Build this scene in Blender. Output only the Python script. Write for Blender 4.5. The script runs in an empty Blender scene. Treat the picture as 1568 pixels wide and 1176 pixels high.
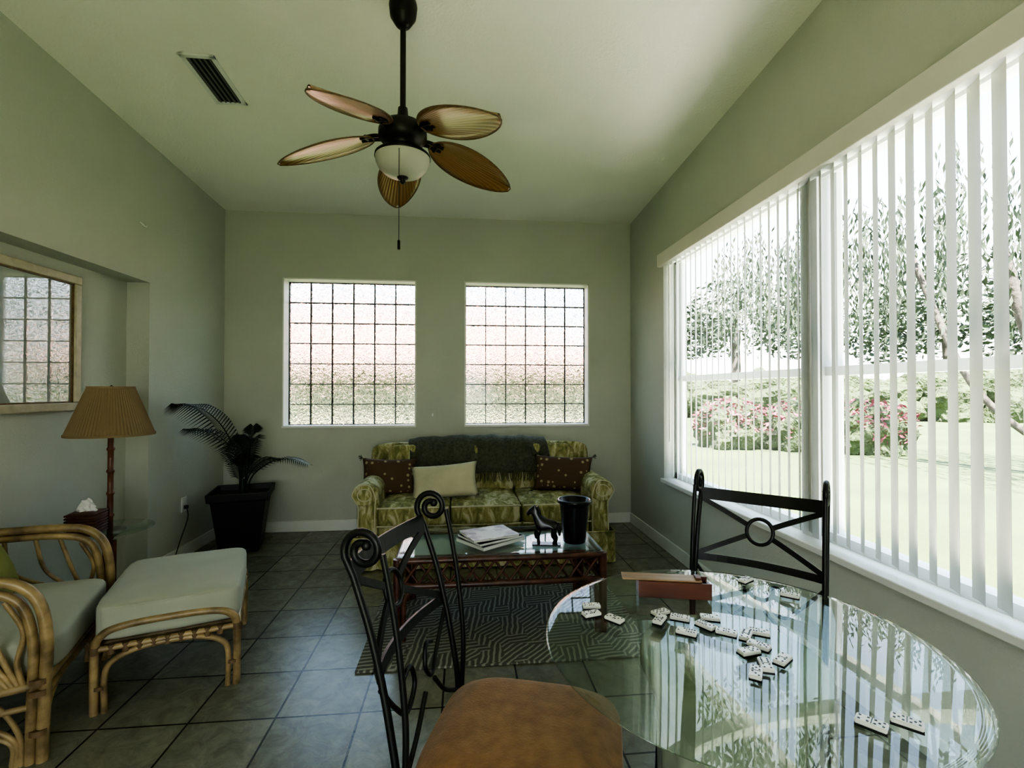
import bpy, bmesh, math, random
from math import sin, cos, pi, radians, atan2, sqrt
from mathutils import Vector, Matrix, Euler
random.seed(7)
S = bpy.context.scene
COL = S.collection

# ------------------------------------------------------------------ materials
def newmat(name):
    m = bpy.data.materials.new(name); m.use_nodes = True
    nt = m.node_tree
    for n in list(nt.nodes): nt.nodes.remove(n)
    out = nt.nodes.new('ShaderNodeOutputMaterial')
    return m, nt, out
def c4(c): return (c[0], c[1], c[2], 1.0)
def pbr(name, col, rough=0.5, metal=0.0, ns=8.0, amt=0.12, bs=None, bst=0.2, bd=0.005, spec=0.5, sheen=0.0, stretch=(1,1,1), col2=None):
    m, nt, out = newmat(name)
    N, L = nt.nodes, nt.links
    b = N.new('ShaderNodeBsdfPrincipled')
    tc = N.new('ShaderNodeTexCoord'); mp = N.new('ShaderNodeMapping'); mp.inputs['Scale'].default_value = stretch
    L.new(tc.outputs['Object'], mp.inputs['Vector'])
    no = N.new('ShaderNodeTexNoise'); no.inputs['Scale'].default_value = ns; no.inputs['Detail'].default_value = 5
    L.new(mp.outputs[0], no.inputs['Vector'])
    cr = N.new('ShaderNodeValToRGB')
    a = tuple(max(0, c*(1-amt)) for c in col); d = tuple(min(1, c*(1+amt)) for c in (col2 or col))
    cr.color_ramp.elements[0].color = c4(a); cr.color_ramp.elements[0].position = .3
    cr.color_ramp.elements[1].color = c4(d); cr.color_ramp.elements[1].position = .7
    L.new(no.outputs['Fac'], cr.inputs[0]); L.new(cr.outputs[0], b.inputs['Base Color'])
    b.inputs['Roughness'].default_value = rough; b.inputs['Metallic'].default_value = metal
    b.inputs['Specular IOR Level'].default_value = spec
    if sheen: b.inputs['Sheen Weight'].default_value = sheen
    if bs:
        n2 = N.new('ShaderNodeTexNoise'); n2.inputs['Scale'].default_value = bs; n2.inputs['Detail'].default_value = 3
        L.new(mp.outputs[0], n2.inputs['Vector'])
        bu = N.new('ShaderNodeBump'); bu.inputs['Strength'].default_value = bst; bu.inputs['Distance'].default_value = bd
        L.new(n2.outputs['Fac'], bu.inputs['Height']); L.new(bu.outputs[0], b.inputs['Normal'])
    L.new(b.outputs[0], out.inputs[0])
    return m

def thin_glass(name, tint=(.93,.98,.95), ior=1.5, rough=0.0):
    m, nt, out = newmat(name); N, L = nt.nodes, nt.links
    geo = N.new('ShaderNodeNewGeometry')
    io = N.new('ShaderNodeMapRange'); io.inputs[3].default_value = ior; io.inputs[4].default_value = 1/ior
    L.new(geo.outputs['Backfacing'], io.inputs[0])
    fr = N.new('ShaderNodeFresnel'); L.new(io.outputs[0], fr.inputs[0])
    t = N.new('ShaderNodeBsdfTransparent'); t.inputs[0].default_value = c4(tint)
    g = N.new('ShaderNodeBsdfGlossy'); g.inputs['Roughness'].default_value = rough
    mx = N.new('ShaderNodeMixShader')
    L.new(fr.outputs[0], mx.inputs[0]); L.new(t.outputs[0], mx.inputs[1]); L.new(g.outputs[0], mx.inputs[2])
    L.new(mx.outputs[0], out.inputs[0])
    return m

M = {}
M['wall'] = pbr('wall_paint', (.53,.55,.49), .75, ns=2, amt=.03, bs=110, bst=.4, bd=.005, spec=.25)
M['ceil'] = pbr('ceiling_paint', (.89,.89,.81), .85, ns=2, amt=.02, bs=70, bst=.5, bd=.006, spec=.2)
M['trim'] = pbr('white_trim', (.76,.78,.74), .45, ns=4, amt=.03)
M['valance'] = pbr('valance_vinyl', (.72,.71,.65), .5, ns=4, amt=.03)
M['frame_w'] = pbr('window_frame_vinyl', (.68,.71,.72), .4, ns=4, amt=.03)
M['iron'] = pbr('black_wrought_iron', (.004,.004,.005), .42, metal=.1, ns=30, amt=.2, bs=80, bst=.1)
M['bronze'] = pbr('dark_bronze', (.008,.006,.005), .38, metal=.3, ns=20, amt=.2)
M['rattan'] = pbr('honey_rattan', (.22,.148,.068), .36, ns=14, amt=.35, bs=60, bst=.2, col2=(.33,.235,.115))
M['wrap'] = pbr('rattan_binding', (.16,.10,.05), .5, ns=60, amt=.3)
M['redrattan'] = pbr('red_brown_rattan', (.055,.020,.013), .32, ns=16, amt=.4, bs=50, bst=.2, col2=(.095,.035,.023))
M['bamboo'] = pbr('bamboo_red', (.125,.048,.028), .35, ns=20, amt=.3)
M['cush'] = pbr('sage_cushion_fabric', (.37,.38,.305), .9, ns=5, amt=.06, bs=300, bst=.25, bd=.002, sheen=.2)
M['tan'] = pbr('tan_suede', (.225,.112,.038), .88, ns=26, amt=.12, bs=170, bst=.6, bd=.003, sheen=.2, col2=(.265,.138,.05))
M['cream'] = pbr('cream_fabric', (.50,.48,.35), .9, ns=10, amt=.08, bs=250, bst=.3, bd=.002)
M['lime'] = pbr('chartreuse_fabric', (.24,.25,.075), .9, ns=10, amt=.15, bs=200, bst=.3, bd=.002)
M['throw'] = pbr('grey_green_knit', (.080,.086,.058), .95, ns=40, amt=.35, bs=120, bst=.9, bd=.01)
M['potblack'] = pbr('black_plastic_pot', (.005,.005,.006), .5, ns=10, amt=.1)
M['ceramic'] = pbr('black_ceramic', (.006,.006,.007), .25, ns=10, amt=.1)
M['soil'] = pbr('soil', (.04,.028,.018), .95, ns=30, amt=.5, bs=40, bst=1, bd=.02)
M['leaf'] = pbr('palm_leaf', (.013,.026,.013), .5, ns=8, amt=.4)
M['paper'] = pbr('white_paper', (.70,.70,.68), .6, ns=5, amt=.03)
M['coverdark'] = pbr('magazine_cover', (.10,.12,.13), .3, ns=14, amt=.9, col2=(.50,.50,.47))
M['bookgrey'] = pbr('book_cloth', (.30,.32,.30), .4, ns=5, amt=.1)
M['wicker'] = pbr('woven_wicker', (.09,.036,.022), .55, ns=30, amt=.4)
M['wood'] = pbr('mahogany_box', (.13,.045,.027), .35, ns=6, amt=.3, stretch=(1,8,8))
M['woodlite'] = pbr('light_wood_lid', (.31,.19,.105), .4, ns=6, amt=.25, stretch=(1,8,8))
M['domino'] = pbr('ivory_plastic', (.76,.75,.69), .25, ns=5, amt=.03)
M['pip'] = pbr('pip_black', (.01,.01,.01), .4)
M['framegold'] = pbr('cream_gold_frame', (.46,.42,.31), .4, ns=20, amt=.15)
M['vent'] = pbr('vent_louver', (.14,.15,.14), .5, ns=10, amt=.1)
M['dark'] = pbr('dark_void', (.02,.02,.02), .9)
M['mortar'] = pbr('block_joint', (.24,.26,.29), .7, ns=10, amt=.1)
M['plastic'] = pbr('outlet_plastic', (.74,.75,.72), .4)
M['cord'] = pbr('black_cord', (.02,.02,.02), .5)
M['pedestal'] = pbr('sage_stone_pedestal', (.25,.27,.22), .22, ns=4, amt=.3, bs=20, bst=.1)
M['glass'] = thin_glass('clear_glass', (.89,.95,.90), 1.5)
M['glass2'] = thin_glass('window_glass', (.98,.99,.99), 1.3)
M['bark'] = pbr('tree_bark', (.06,.05,.042), .9, ns=10, amt=.3, bs=15, bst=.6, bd=.03)
M['foliage'] = pbr('tree_foliage', (.015,.029,.010), .7, ns=1.5, amt=.4)
M['hedge'] = pbr('hedge_foliage', (.024,.040,.008), .8, ns=2.5, amt=.5, bs=6, bst=1, bd=.2)
M['pink'] = pbr('pink_blossom', (.16,.020,.045), .7, ns=4, amt=.3)
M['grass'] = pbr('lawn_grass', (.034,.054,.0105), .9, ns=.6, amt=.25, bs=30, bst=.5, bd=.03)
M['bounce_slab'] = pbr('pale_bounce', (.82,.79,.71), .85, ns=3, amt=.05, bs=60, bst=.3)  # pale so the added slab throws sunlight back indoors
M['terra'] = pbr('terracotta_roof', (.21,.105,.080), .8, ns=3, amt=.15)
M['stucco'] = pbr('tan_stucco', (.30,.27,.175), .9, ns=3, amt=.1)

def two(name, col, rough, tcol, fac):
    m, nt, out = newmat(name); N, L = nt.nodes, nt.links
    d = N.new('ShaderNodeBsdfPrincipled'); d.inputs['Base Color'].default_value = c4(col); d.inputs['Roughness'].default_value = rough
    t = N.new('ShaderNodeBsdfTranslucent'); t.inputs[0].default_value = c4(tcol)
    mx = N.new('ShaderNodeMixShader'); mx.inputs[0].default_value = fac
    L.new(d.outputs[0], mx.inputs[1]); L.new(t.outputs[0], mx.inputs[2]); L.new(mx.outputs[0], out.inputs[0]); return m
M['vane'] = two('vinyl_vane', (.50,.51,.46), .45, (.5,.5,.46), .07)
M['shade'] = two('pleated_shade_fabric', (.32,.235,.135), .8, (.45,.33,.2), .3)
M['bowl'] = two('alabaster_bowl', (.82,.82,.72), .25, (.8,.8,.7), .4)
def mk_block():
    m, nt, out = newmat('glass_block'); N, L = nt.nodes, nt.links
    tc = N.new('ShaderNodeTexCoord')
    vo = N.new('ShaderNodeTexNoise'); vo.inputs['Scale'].default_value = 17; vo.inputs['Detail'].default_value = 1.5; vo.inputs['Distortion'].default_value = 3.2
    L.new(tc.outputs['Object'], vo.inputs['Vector'])
    bu = N.new('ShaderNodeBump'); bu.inputs['Strength'].default_value = .8; bu.inputs['Distance'].default_value = .02
    L.new(vo.outputs['Fac'], bu.inputs['Height'])
    cr = N.new('ShaderNodeValToRGB'); e = cr.color_ramp.elements
    e[0].position=.30; e[0].color=(.98,.99,1,1); e[1].position=.70; e[1].color=(.98,.99,1,1)
    for p, c in ((.455,(.98,.99,1,1)),(.485,(.36,.41,.44,1)),(.515,(.36,.41,.44,1)),(.545,(.98,.99,1,1))):
        x = e.new(p); x.color = c
    L.new(vo.outputs['Fac'], cr.inputs[0])
    g = N.new('ShaderNodeBsdfRefraction'); g.inputs['IOR'].default_value = 1.12; g.inputs['Roughness'].default_value = .2
    L.new(cr.outputs[0], g.inputs[0]); L.new(bu.outputs[0], g.inputs['Normal'])
    gl = N.new('ShaderNodeBsdfGlossy'); gl.inputs['Roughness'].default_value=.1
    mx = N.new('ShaderNodeMixShader'); mx.inputs[0].default_value=.04
    L.new(g.outputs[0], mx.inputs[1]); L.new(gl.outputs[0], mx.inputs[2]); L.new(mx.outputs[0], out.inputs[0]); return m
M['block'] = mk_block()
def mk_tile():
    m, nt, out = newmat('slate_tile'); N, L = nt.nodes, nt.links
    b = N.new('ShaderNodeBsdfPrincipled')
    g = N.new('ShaderNodeNewGeometry'); mp = N.new('ShaderNodeMapping'); mp.inputs['Location'].default_value = (.417+.335*20, -2.088+.335*20, 0)
    L.new(g.outputs['Position'], mp.inputs['Vector'])
    br = N.new('ShaderNodeTexBrick'); br.offset = 0; br.squash = 1
    br.inputs['Scale'].default_value = 1; br.inputs['Brick Width'].default_value = .335; br.inputs['Row Height'].default_value = .335
    br.inputs['Mortar Size'].default_value = .0045; br.inputs['Mortar Smooth'].default_value = .1; br.inputs['Bias'].default_value = 0
    br.inputs['Color1'].default_value = (.85,.85,.85,1); br.inputs['Color2'].default_value = (1.12,1.12,1.12,1); br.inputs['Mortar'].default_value = (.16,.16,.15,1)
    L.new(mp.outputs[0], br.inputs['Vector'])
    no = N.new('ShaderNodeTexNoise'); no.inputs['Scale'].default_value = 11; no.inputs['Detail'].default_value = 9; no.inputs['Roughness'].default_value=.72; no.inputs['Distortion'].default_value=.8
    L.new(g.outputs['Position'], no.inputs['Vector'])
    cr = N.new('ShaderNodeValToRGB'); cr.color_ramp.elements[0].position=.3; cr.color_ramp.elements[0].color=(.128,.128,.092,1)
    cr.color_ramp.elements[1].position=.72; cr.color_ramp.elements[1].color=(.26,.255,.195,1)
    L.new(no.outputs['Fac'], cr.inputs[0])
    mu = N.new('ShaderNodeMix'); mu.data_type='RGBA'; mu.blend_type='MULTIPLY'; mu.inputs[0].default_value=1
    L.new(cr.outputs[0], mu.inputs[6]); L.new(br.outputs['Color'], mu.inputs[7]); L.new(mu.outputs[2], b.inputs['Base Color'])
    bu = N.new('ShaderNodeBump'); bu.inputs['Strength'].default_value=.5; bu.inputs['Distance'].default_value=.004; bu.invert=True
    L.new(br.outputs['Fac'], bu.inputs['Height'])
    bu2 = N.new('ShaderNodeBump'); bu2.inputs['Strength'].default_value=.25; bu2.inputs['Distance'].default_value=.004
    L.new(no.outputs['Fac'], bu2.inputs['Height']); L.new(bu.outputs[0], bu2.inputs['Normal']); L.new(bu2.outputs[0], b.inputs['Normal'])
    b.inputs['Roughness'].default_value=.25
    L.new(b.outputs[0], out.inputs[0]); return m
M['tile'] = mk_tile()
def mk_sofa():
    m, nt, out = newmat('sofa_floral_fabric'); N, L = nt.nodes, nt.links
    b = N.new('ShaderNodeBsdfPrincipled'); tc = N.new('ShaderNodeTexCoord'); mp = N.new('ShaderNodeMapping'); mp.inputs['Scale'].default_value=(1.6,1,.65)
    L.new(tc.outputs['Object'], mp.inputs[0])
    n = N.new('ShaderNodeTexNoise'); n.inputs['Scale'].default_value=11; n.inputs['Detail'].default_value=6; n.inputs['Roughness'].default_value=.65; n.inputs['Distortion'].default_value=.8
    L.new(mp.outputs[0], n.inputs[0])
    cr = N.new('ShaderNodeValToRGB'); e = cr.color_ramp.elements
    e[0].position=.30; e[0].color=(.13,.135,.055,1)
    e[1].position=.66; e[1].color=(.52,.50,.35,1)
    for p,c in ((.42,(.185,.185,.07,1)),(.47,(.27,.26,.105,1)),(.53,(.33,.315,.14,1)),(.57,(.46,.44,.27,1))):
        x = e.new(p); x.color=c
    L.new(n.outputs['Fac'], cr.inputs[0]); L.new(cr.outputs[0], b.inputs['Base Color'])
    b.inputs['Roughness'].default_value=.85
    L.new(b.outputs[0], out.inputs[0]); return m
M['sofa'] = mk_sofa()
def mk_dots(name, base, dot, scale, thr):
    m, nt, out = newmat(name); N, L = nt.nodes, nt.links
    b = N.new('ShaderNodeBsdfPrincipled'); tc = N.new('ShaderNodeTexCoord')
    v = N.new('ShaderNodeTexVoronoi'); v.inputs['Scale'].default_value=scale; v.inputs['Randomness'].default_value=.5
    L.new(tc.outputs['Object'], v.inputs['Vector'])
    cr = N.new('ShaderNodeValToRGB'); cr.color_ramp.interpolation='CONSTANT'
    cr.color_ramp.elements[0].color=c4(dot); cr.color_ramp.elements[1].position=thr; cr.color_ramp.elements[1].color=c4(base)
    L.new(v.outputs['Distance'], cr.inputs[0]); L.new(cr.outputs[0], b.inputs['Base Color']); b.inputs['Roughness'].default_value=.9
    L.new(b.outputs[0], out.inputs[0]); return m
M['brown'] = mk_dots('brown_dotted_fabric', (.095,.057,.034), (.36,.30,.18), 21, .27)
def mk_rug():
    m, nt, out = newmat('hatched_rug'); N, L = nt.nodes, nt.links
    b = N.new('ShaderNodeBsdfPrincipled'); tc = N.new('ShaderNodeTexCoord')
    ns = N.new('ShaderNodeTexNoise'); ns.inputs['Scale'].default_value=9; L.new(tc.outputs['Object'], ns.inputs[0])
    add = N.new('ShaderNodeVectorMath'); add.operation='MULTIPLY_ADD'; add.inputs[1].default_value=(.025,.025,0)
    L.new(ns.outputs['Color'], add.inputs[0]); L.new(tc.outputs['Object'], add.inputs[2])
    def wave(rot, sc):
        mp = N.new('ShaderNodeMapping'); mp.inputs['Rotation'].default_value=(0,0,rot); L.new(add.outputs[0], mp.inputs[0])
        w = N.new('ShaderNodeTexWave'); w.inputs['Scale'].default_value=sc; w.inputs['Distortion'].default_value=.9; w.inputs['Detail'].default_value=2
        L.new(mp.outputs[0], w.inputs[0]); return w
    w1 = wave(.12, 11); w2 = wave(pi/2-.12, 10); w3 = wave(.75, 11)
    ch = N.new('ShaderNodeTexVoronoi'); ch.inputs['Scale'].default_value=7.5; ch.distance='CHEBYCHEV'; ch.inputs['Randomness'].default_value=.9; L.new(tc.outputs['Object'], ch.inputs['Vector'])
    sp = N.new('ShaderNodeSeparateColor'); L.new(ch.outputs['Color'], sp.inputs[0])
    gt = N.new('ShaderNodeMath'); gt.operation='GREATER_THAN'; gt.inputs[1].default_value=.5; L.new(sp.outputs[0], gt.inputs[0])
    gt2 = N.new('ShaderNodeMath'); gt2.operation='GREATER_THAN'; gt2.inputs[1].default_value=.7; L.new(sp.outputs[1], gt2.inputs[0])
    mx = N.new('ShaderNodeMix'); mx.data_type='RGBA'; L.new(gt.outputs[0], mx.inputs[0]); L.new(w1.outputs['Color'], mx.inputs[6]); L.new(w2.outputs['Color'], mx.inputs[7])
    mx2 = N.new('ShaderNodeMix'); mx2.data_type='RGBA'; L.new(gt2.outputs[0], mx2.inputs[0]); L.new(mx.outputs[2], mx2.inputs[6]); L.new(w3.outputs['Color'], mx2.inputs[7])
    cr = N.new('ShaderNodeValToRGB'); cr.color_ramp.elements[0].position=.5; cr.color_ramp.elements[0].color=(.092,.092,.073,1)
    cr.color_ramp.elements[1].position=.88; cr.color_ramp.elements[1].color=(.28,.28,.235,1)
    L.new(mx2.outputs[2], cr.inputs[0]); L.new(cr.outputs[0], b.inputs['Base Color']); b.inputs['Roughness'].default_value=.95
    L.new(b.outputs[0], out.inputs[0]); return m
M['rug'] = mk_rug()
def mk_blade():
    m, nt, out = newmat('palm_leaf_blade'); N, L = nt.nodes, nt.links
    b = N.new('ShaderNodeBsdfPrincipled'); tc = N.new('ShaderNodeTexCoord'); sx = N.new('ShaderNodeSeparateXYZ'); L.new(tc.outputs['Object'], sx.inputs[0])
    at = N.new('ShaderNodeMath'); at.operation='ARCTAN2'; L.new(sx.outputs[1], at.inputs[0]); L.new(sx.outputs[0], at.inputs[1])
    mu = N.new('ShaderNodeMath'); mu.operation='MULTIPLY'; mu.inputs[1].default_value=170; L.new(at.outputs[0], mu.inputs[0])
    si = N.new('ShaderNodeMath'); si.operation='SINE'; L.new(mu.outputs[0], si.inputs[0])
    bu = N.new('ShaderNodeBump'); bu.inputs['Strength'].default_value=.4; bu.inputs['Distance'].default_value=.003; L.new(si.outputs[0], bu.inputs['Height'])
    mr = N.new('ShaderNodeMapRange'); mr.inputs[1].default_value=-1; mr.inputs[2].default_value=1; L.new(si.outputs[0], mr.inputs[0])
    cr = N.new('ShaderNodeValToRGB'); cr.color_ramp.elements[0].color=(.22,.125,.05,1); cr.color_ramp.elements[1].color=(.32,.195,.085,1)
    L.new(mr.outputs[0], cr.inputs[0]); L.new(cr.outputs[0], b.inputs['Base Color']); L.new(bu.outputs[0], b.inputs['Normal'])
    b.inputs['Roughness'].default_value=.35; b.inputs['Coat Weight'].default_value=1.0; b.inputs['Coat Roughness'].default_value=.22; b.inputs['Coat IOR'].default_value=1.6; b.inputs['Coat Tint'].default_value=(1,.9,.75,1)
    L.new(b.outputs[0], out.inputs[0]); return m
M['blade'] = mk_blade()
def mk_pic():
    m, nt, out = newmat('framed_print'); N, L = nt.nodes, nt.links
    b = N.new('ShaderNodeBsdfPrincipled'); tc = N.new('ShaderNodeTexCoord')
    n = N.new('ShaderNodeTexNoise'); n.inputs['Scale'].default_value=3; L.new(tc.outputs['Object'], n.inputs[0])
    cr = N.new('ShaderNodeValToRGB'); cr.color_ramp.elements[0].color=(.32,.36,.35,1); cr.color_ramp.elements[1].color=(.42,.44,.42,1); cr.color_ramp.elements[0].position=.4; cr.color_ramp.elements[1].position=.6
    L.new(n.outputs['Fac'], cr.inputs[0]); L.new(cr.outputs[0], b.inputs['Base Color'])
    b.inputs['Roughness'].default_value=.6; b.inputs['Specular IOR Level'].default_value=.1; b.inputs['Coat Weight'].default_value=1; b.inputs['Coat Roughness'].default_value=.0; b.inputs['Coat IOR'].default_value=2.6
    L.new(b.outputs[0], out.inputs[0]); return m
M['print'] = mk_pic()

# ------------------------------------------------------------------ geometry helpers
def link(ob, parent=None, mat=None, loc=None, rot=None):
    COL.objects.link(ob)
    if parent: ob.parent = parent
    if loc is not None: ob.location = loc
    if rot is not None: ob.rotation_euler = rot
    if mat is not None and ob.type == 'MESH':
        if len(ob.data.materials) == 0: ob.data.materials.append(mat)
    return ob
def empty(name, loc=(0,0,0), rz=0):
    e = bpy.data.objects.new(name, None); e.empty_display_size = .1
    COL.objects.link(e); e.location = loc; e.rotation_euler = (0,0,rz); return e
def smooth(me):
    for p in me.polygons: p.use_smooth = True
def mesh(name, v, f, mat, parent=None, loc=None, rot=None, sm=False):
    me = bpy.data.meshes.new(name); me.from_pydata([tuple(x) for x in v], [], f); me.update()
    bm = bmesh.new(); bm.from_mesh(me); bmesh.ops.recalc_face_normals(bm, faces=bm.faces); bm.to_mesh(me); bm.free()
    if sm: smooth(me)
    return link(bpy.data.objects.new(name, me), parent, mat, loc, rot)
def box(name, lo, hi, mat, parent=None, bev=0.0, rot=None, seg=2):
    lo = Vector(lo); hi = Vector(hi); c = (lo+hi)/2; s = hi-lo
    bm = bmesh.new(); bmesh.ops.create_cube(bm, size=1)
    for v in bm.verts: v.co = Vector((v.co.x*s.x, v.co.y*s.y, v.co.z*s.z))
    if bev: bmesh.ops.bevel(bm, geom=list(bm.edges), offset=bev, segments=seg, affect='EDGES', profile=.5)
    me = bpy.data.meshes.new(name); bm.to_mesh(me); bm.free()
    return link(bpy.data.objects.new(name, me), parent, mat, c, rot)
def boxes(name, lst, mat, parent=None):
    bm = bmesh.new()
    for lo, hi in lst:
        lo = Vector(lo); hi = Vector(hi); c = (lo+hi)/2; s = hi-lo
        r = bmesh.ops.create_cube(bm, size=1)
        for v in r['verts']: v.co = Vector((v.co.x*s.x, v.co.y*s.y, v.co.z*s.z)) + c
    me = bpy.data.meshes.new(name); bm.to_mesh(me); bm.free()
    return link(bpy.data.objects.new(name, me), parent, mat)
def cat(pts, n=8, cyc=False):
    P = [Vector(p) for p in pts]; out = []
    m = len(P)
    rng = range(m if cyc else m-1)
    for i in rng:
        p1 = P[i]; p2 = P[(i+1) % m]
        p0 = P[i-1] if (i > 0 or cyc) else p1*2-p2
        p3 = P[(i+2) % m] if (i+2 < m or cyc) else p2*2-p1
        for k in range(n):
            t = k/n
            out.append(.5*((2*p1)+(-p0+p2)*t+(2*p0-5*p1+4*p2-p3)*t*t+(-p0+3*p1-3*p2+p3)*t**3))
    if not cyc: out.append(P[-1])
    return out
def tubes(name, strands, mat, parent=None, res=3, loc=None, rot=None):
    cu = bpy.data.curves.new(name+'_c', 'CURVE'); cu.dimensions = '3D'; cu.bevel_depth = 1.0; cu.bevel_resolution = res; cu.use_fill_caps = True
    for st in strands:
        pts, r = st[0], st[1]; cyc = len(st) > 2 and st[2]
        sp = cu.splines.new('POLY'); sp.points.add(len(pts)-1)
        for i, p in enumerate(pts):
            sp.points[i].co = (p[0], p[1], p[2], 1)
            sp.points[i].radius = r[i] if isinstance(r, (list, tuple)) else r
        sp.use_cyclic_u = cyc
    ob = bpy.data.objects.new(name+'_c', cu); COL.objects.link(ob)
    dg = bpy.context.evaluated_depsgraph_get(); dg.update()
    me = bpy.data.meshes.new_from_object(ob.evaluated_get(dg)); me.name = name
    bpy.data.objects.remove(ob); bpy.data.curves.remove(cu)
    smooth(me); me.materials.clear()
    return link(bpy.data.objects.new(name, me), parent, mat, loc, rot)
def lathe(name, prof, mat, parent=None, loc=None, n=40, pleat=0, pa=0):
    v = []; f = []
    for r, z in prof:
        for i in range(n):
            a = 2*pi*i/n; rr = r*(1+pa*(1 if i % 2 else -1)) if pleat else r
            v.append((rr*cos(a), rr*sin(a), z))
    for j in range(len(prof)-1):
        for i in range(n):
            f.append((j*n+i, j*n+(i+1) % n, (j+1)*n+(i+1) % n, (j+1)*n+i))
    return mesh(name, v, f, mat, parent, loc, sm=not pleat)
def cushion(name, size, mat, parent=None, loc=None, rot=None, n=7.0, puff=.02, cuts=14, wr=0.0):
    bm = bmesh.new(); bmesh.ops.create_cube(bm, size=2)
    bmesh.ops.subdivide_edges(bm, edges=list(bm.edges), cuts=cuts, use_grid_fill=True)
    for v in bm.verts:
        x, y, z = v.co
        k = (abs(x)**n+abs(y)**n+abs(z)**n)**(1/n)
        q = Vector((x/k, y/k, z/k))
        pz = puff*(1-min(1,x*x))*(1-min(1,y*y))*(1 if q.z > 0 else -1)*abs(q.z)
        wv = wr*(sin(q.x*7+q.y*3)+sin(q.y*9-q.x*4))*.5
        v.co = Vector((q.x*size[0]/2, q.y*size[1]/2, q.z*size[2]/2+pz+wv))
    me = bpy.data.meshes.new(name); bm.to_mesh(me); bm.free(); smooth(me)
    return link(bpy.data.objects.new(name, me), parent, mat, loc, rot)
def pillow(name, w, h, t, mat, parent=None, loc=None, rot=None, n=16):
    v = []; f = []
    for s in (1, -1):
        for j in range(n+1):
            for i in range(n+1):
                u = -1+2*i/n; q = -1+2*j/n
                th = t/2*max(0, (1-u**2)*(1-q**2))**.42
                x = u*w/2*(1-.09*(1-q*q)*u*u); z = q*h/2*(1-.09*(1-u*u)*q*q)
                v.append((x, s*th, z))
    o = (n+1)**2
    for j in range(n):
        for i in range(n):
            a = j*(n+1)+i
            f.append((a, a+1, a+n+2, a+n+1)); f.append((o+a, o+a+n+1, o+a+n+2, o+a+1))
    ob = mesh(name, v, f, mat, parent, loc, rot, sm=True)
    bm = bmesh.new(); bm.from_mesh(ob.data); bmesh.ops.remove_doubles(bm, verts=bm.verts, dist=.0005); bmesh.ops.recalc_face_normals(bm, faces=bm.faces); bm.to_mesh(ob.data); bm.free(); smooth(ob.data)
    return ob
def band(name, pts, up, w, t, mat, parent=None, cyc=False):
    P = [Vector(p) for p in pts]; up = Vector(up).normalized(); v = []; f = []; m = len(P)
    for i, p in enumerate(P):
        a = P[max(0, i-1)] if not cyc else P[i-1]; b = P[min(m-1, i+1)] if not cyc else P[(i+1) % m]
        d = (b-a).normalized(); s = d.cross(up).normalized()
        uu = s.cross(d).normalized()
        for e, g in ((1, 1), (-1, 1), (-1, -1), (1, -1)):
            v.append(p+uu*e*w/2+s*g*t/2)
    for i in range(m if cyc else m-1):
        j = (i+1) % m
        for k in range(4):
            f.append((i*4+k, i*4+(k+1) % 4, j*4+(k+1) % 4, j*4+k))
    if not cyc: f.append((0, 1, 2, 3)); f.append(((m-1)*4+3, (m-1)*4+2, (m-1)*4+1, (m-1)*4))
    return mesh(name, v, f, mat, parent)
def skin(name, verts, edges, radii, mat, parent=None, loc=None, rot=None, sub=2):
    me = bpy.data.meshes.new(name+'_s'); me.from_pydata(verts, edges, []); me.update()
    ob = bpy.data.objects.new(name+'_s', me); COL.objects.link(ob)
    md = ob.modifiers.new('s', 'SKIN'); sb = ob.modifiers.new('u', 'SUBSURF'); sb.levels = sub; sb.render_levels = sub
    for i, sv in enumerate(me.skin_vertices[0].data):
        sv.radius = (radii[i], radii[i]); sv.use_root = (i == 0)
    dg = bpy.context.evaluated_depsgraph_get(); dg.update()
    m2 = bpy.data.meshes.new_from_object(ob.evaluated_get(dg)); bpy.data.objects.remove(ob)
    smooth(m2); m2.materials.clear()
    return link(bpy.data.objects.new(name, m2), parent, mat, loc, rot)

# ------------------------------------------------------------------ room
XL, XR, YB, YF = -2.204, 1.69, 4.8, -2.2
XN = -2.354; SL = .06; H0 = 3.01
def ceilz(y): return H0+SL*(YB-y)
box('floor', (XN-.2, YF-.2, -.12), (XR+.2, YB+.2, 0), M['tile'])
v = []
for z in (0, .18):
    v += [(XN-.2, YB+.2, ceilz(YB+.2)+z), (XR+.2, YB+.2, ceilz(YB+.2)+z), (XR+.2, YF-.2, ceilz(YF-.2)+z), (XN-.2, YF-.2, ceilz(YF-.2)+z)]
mesh('ceiling', v, [(0,1,2,3), (4,5,6,7), (0,1,5,4), (1,2,6,5), (2,3,7,6), (3,0,4,7)], M['ceil'])
HT = 3.6
W1 = (-1.686, -.445, .972, 2.39); W2 = (.02, 1.262, .972, 2.39)
boxes('wall_back', [((XL, YB, 0), (W1[0], YB+.2, 3.05)), ((W1[1], YB, 0), (W2[0], YB+.2, 3.05)), ((W2[1], YB, 0), (XR, YB+.2, 3.05)),
    ((W1[0], YB, 0), (W1[1], YB+.2, W1[2])), ((W1[0], YB, W1[3]), (W1[1], YB+.2, 3.05)),
    ((W2[0], YB, 0), (W2[1], YB+.2, W2[2])), ((W2[0], YB, W2[3]), (W2[1], YB+.2, 3.05))], M['wall'])
boxes('wall_left', [((XN-.2, YF-.2, 0), (XN, YB+.2, HT)), ((XN, 3.703, 0), (XL, YB+.2, HT)), ((XN, 1.0, 2.09), (XL, 3.703, HT)), ((XN, YF, 0), (XL, 1.0, HT))], M['wall'])
WY0, WY1, WZ0, WZ1 = .55, 3.98, .585, 2.43
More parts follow.
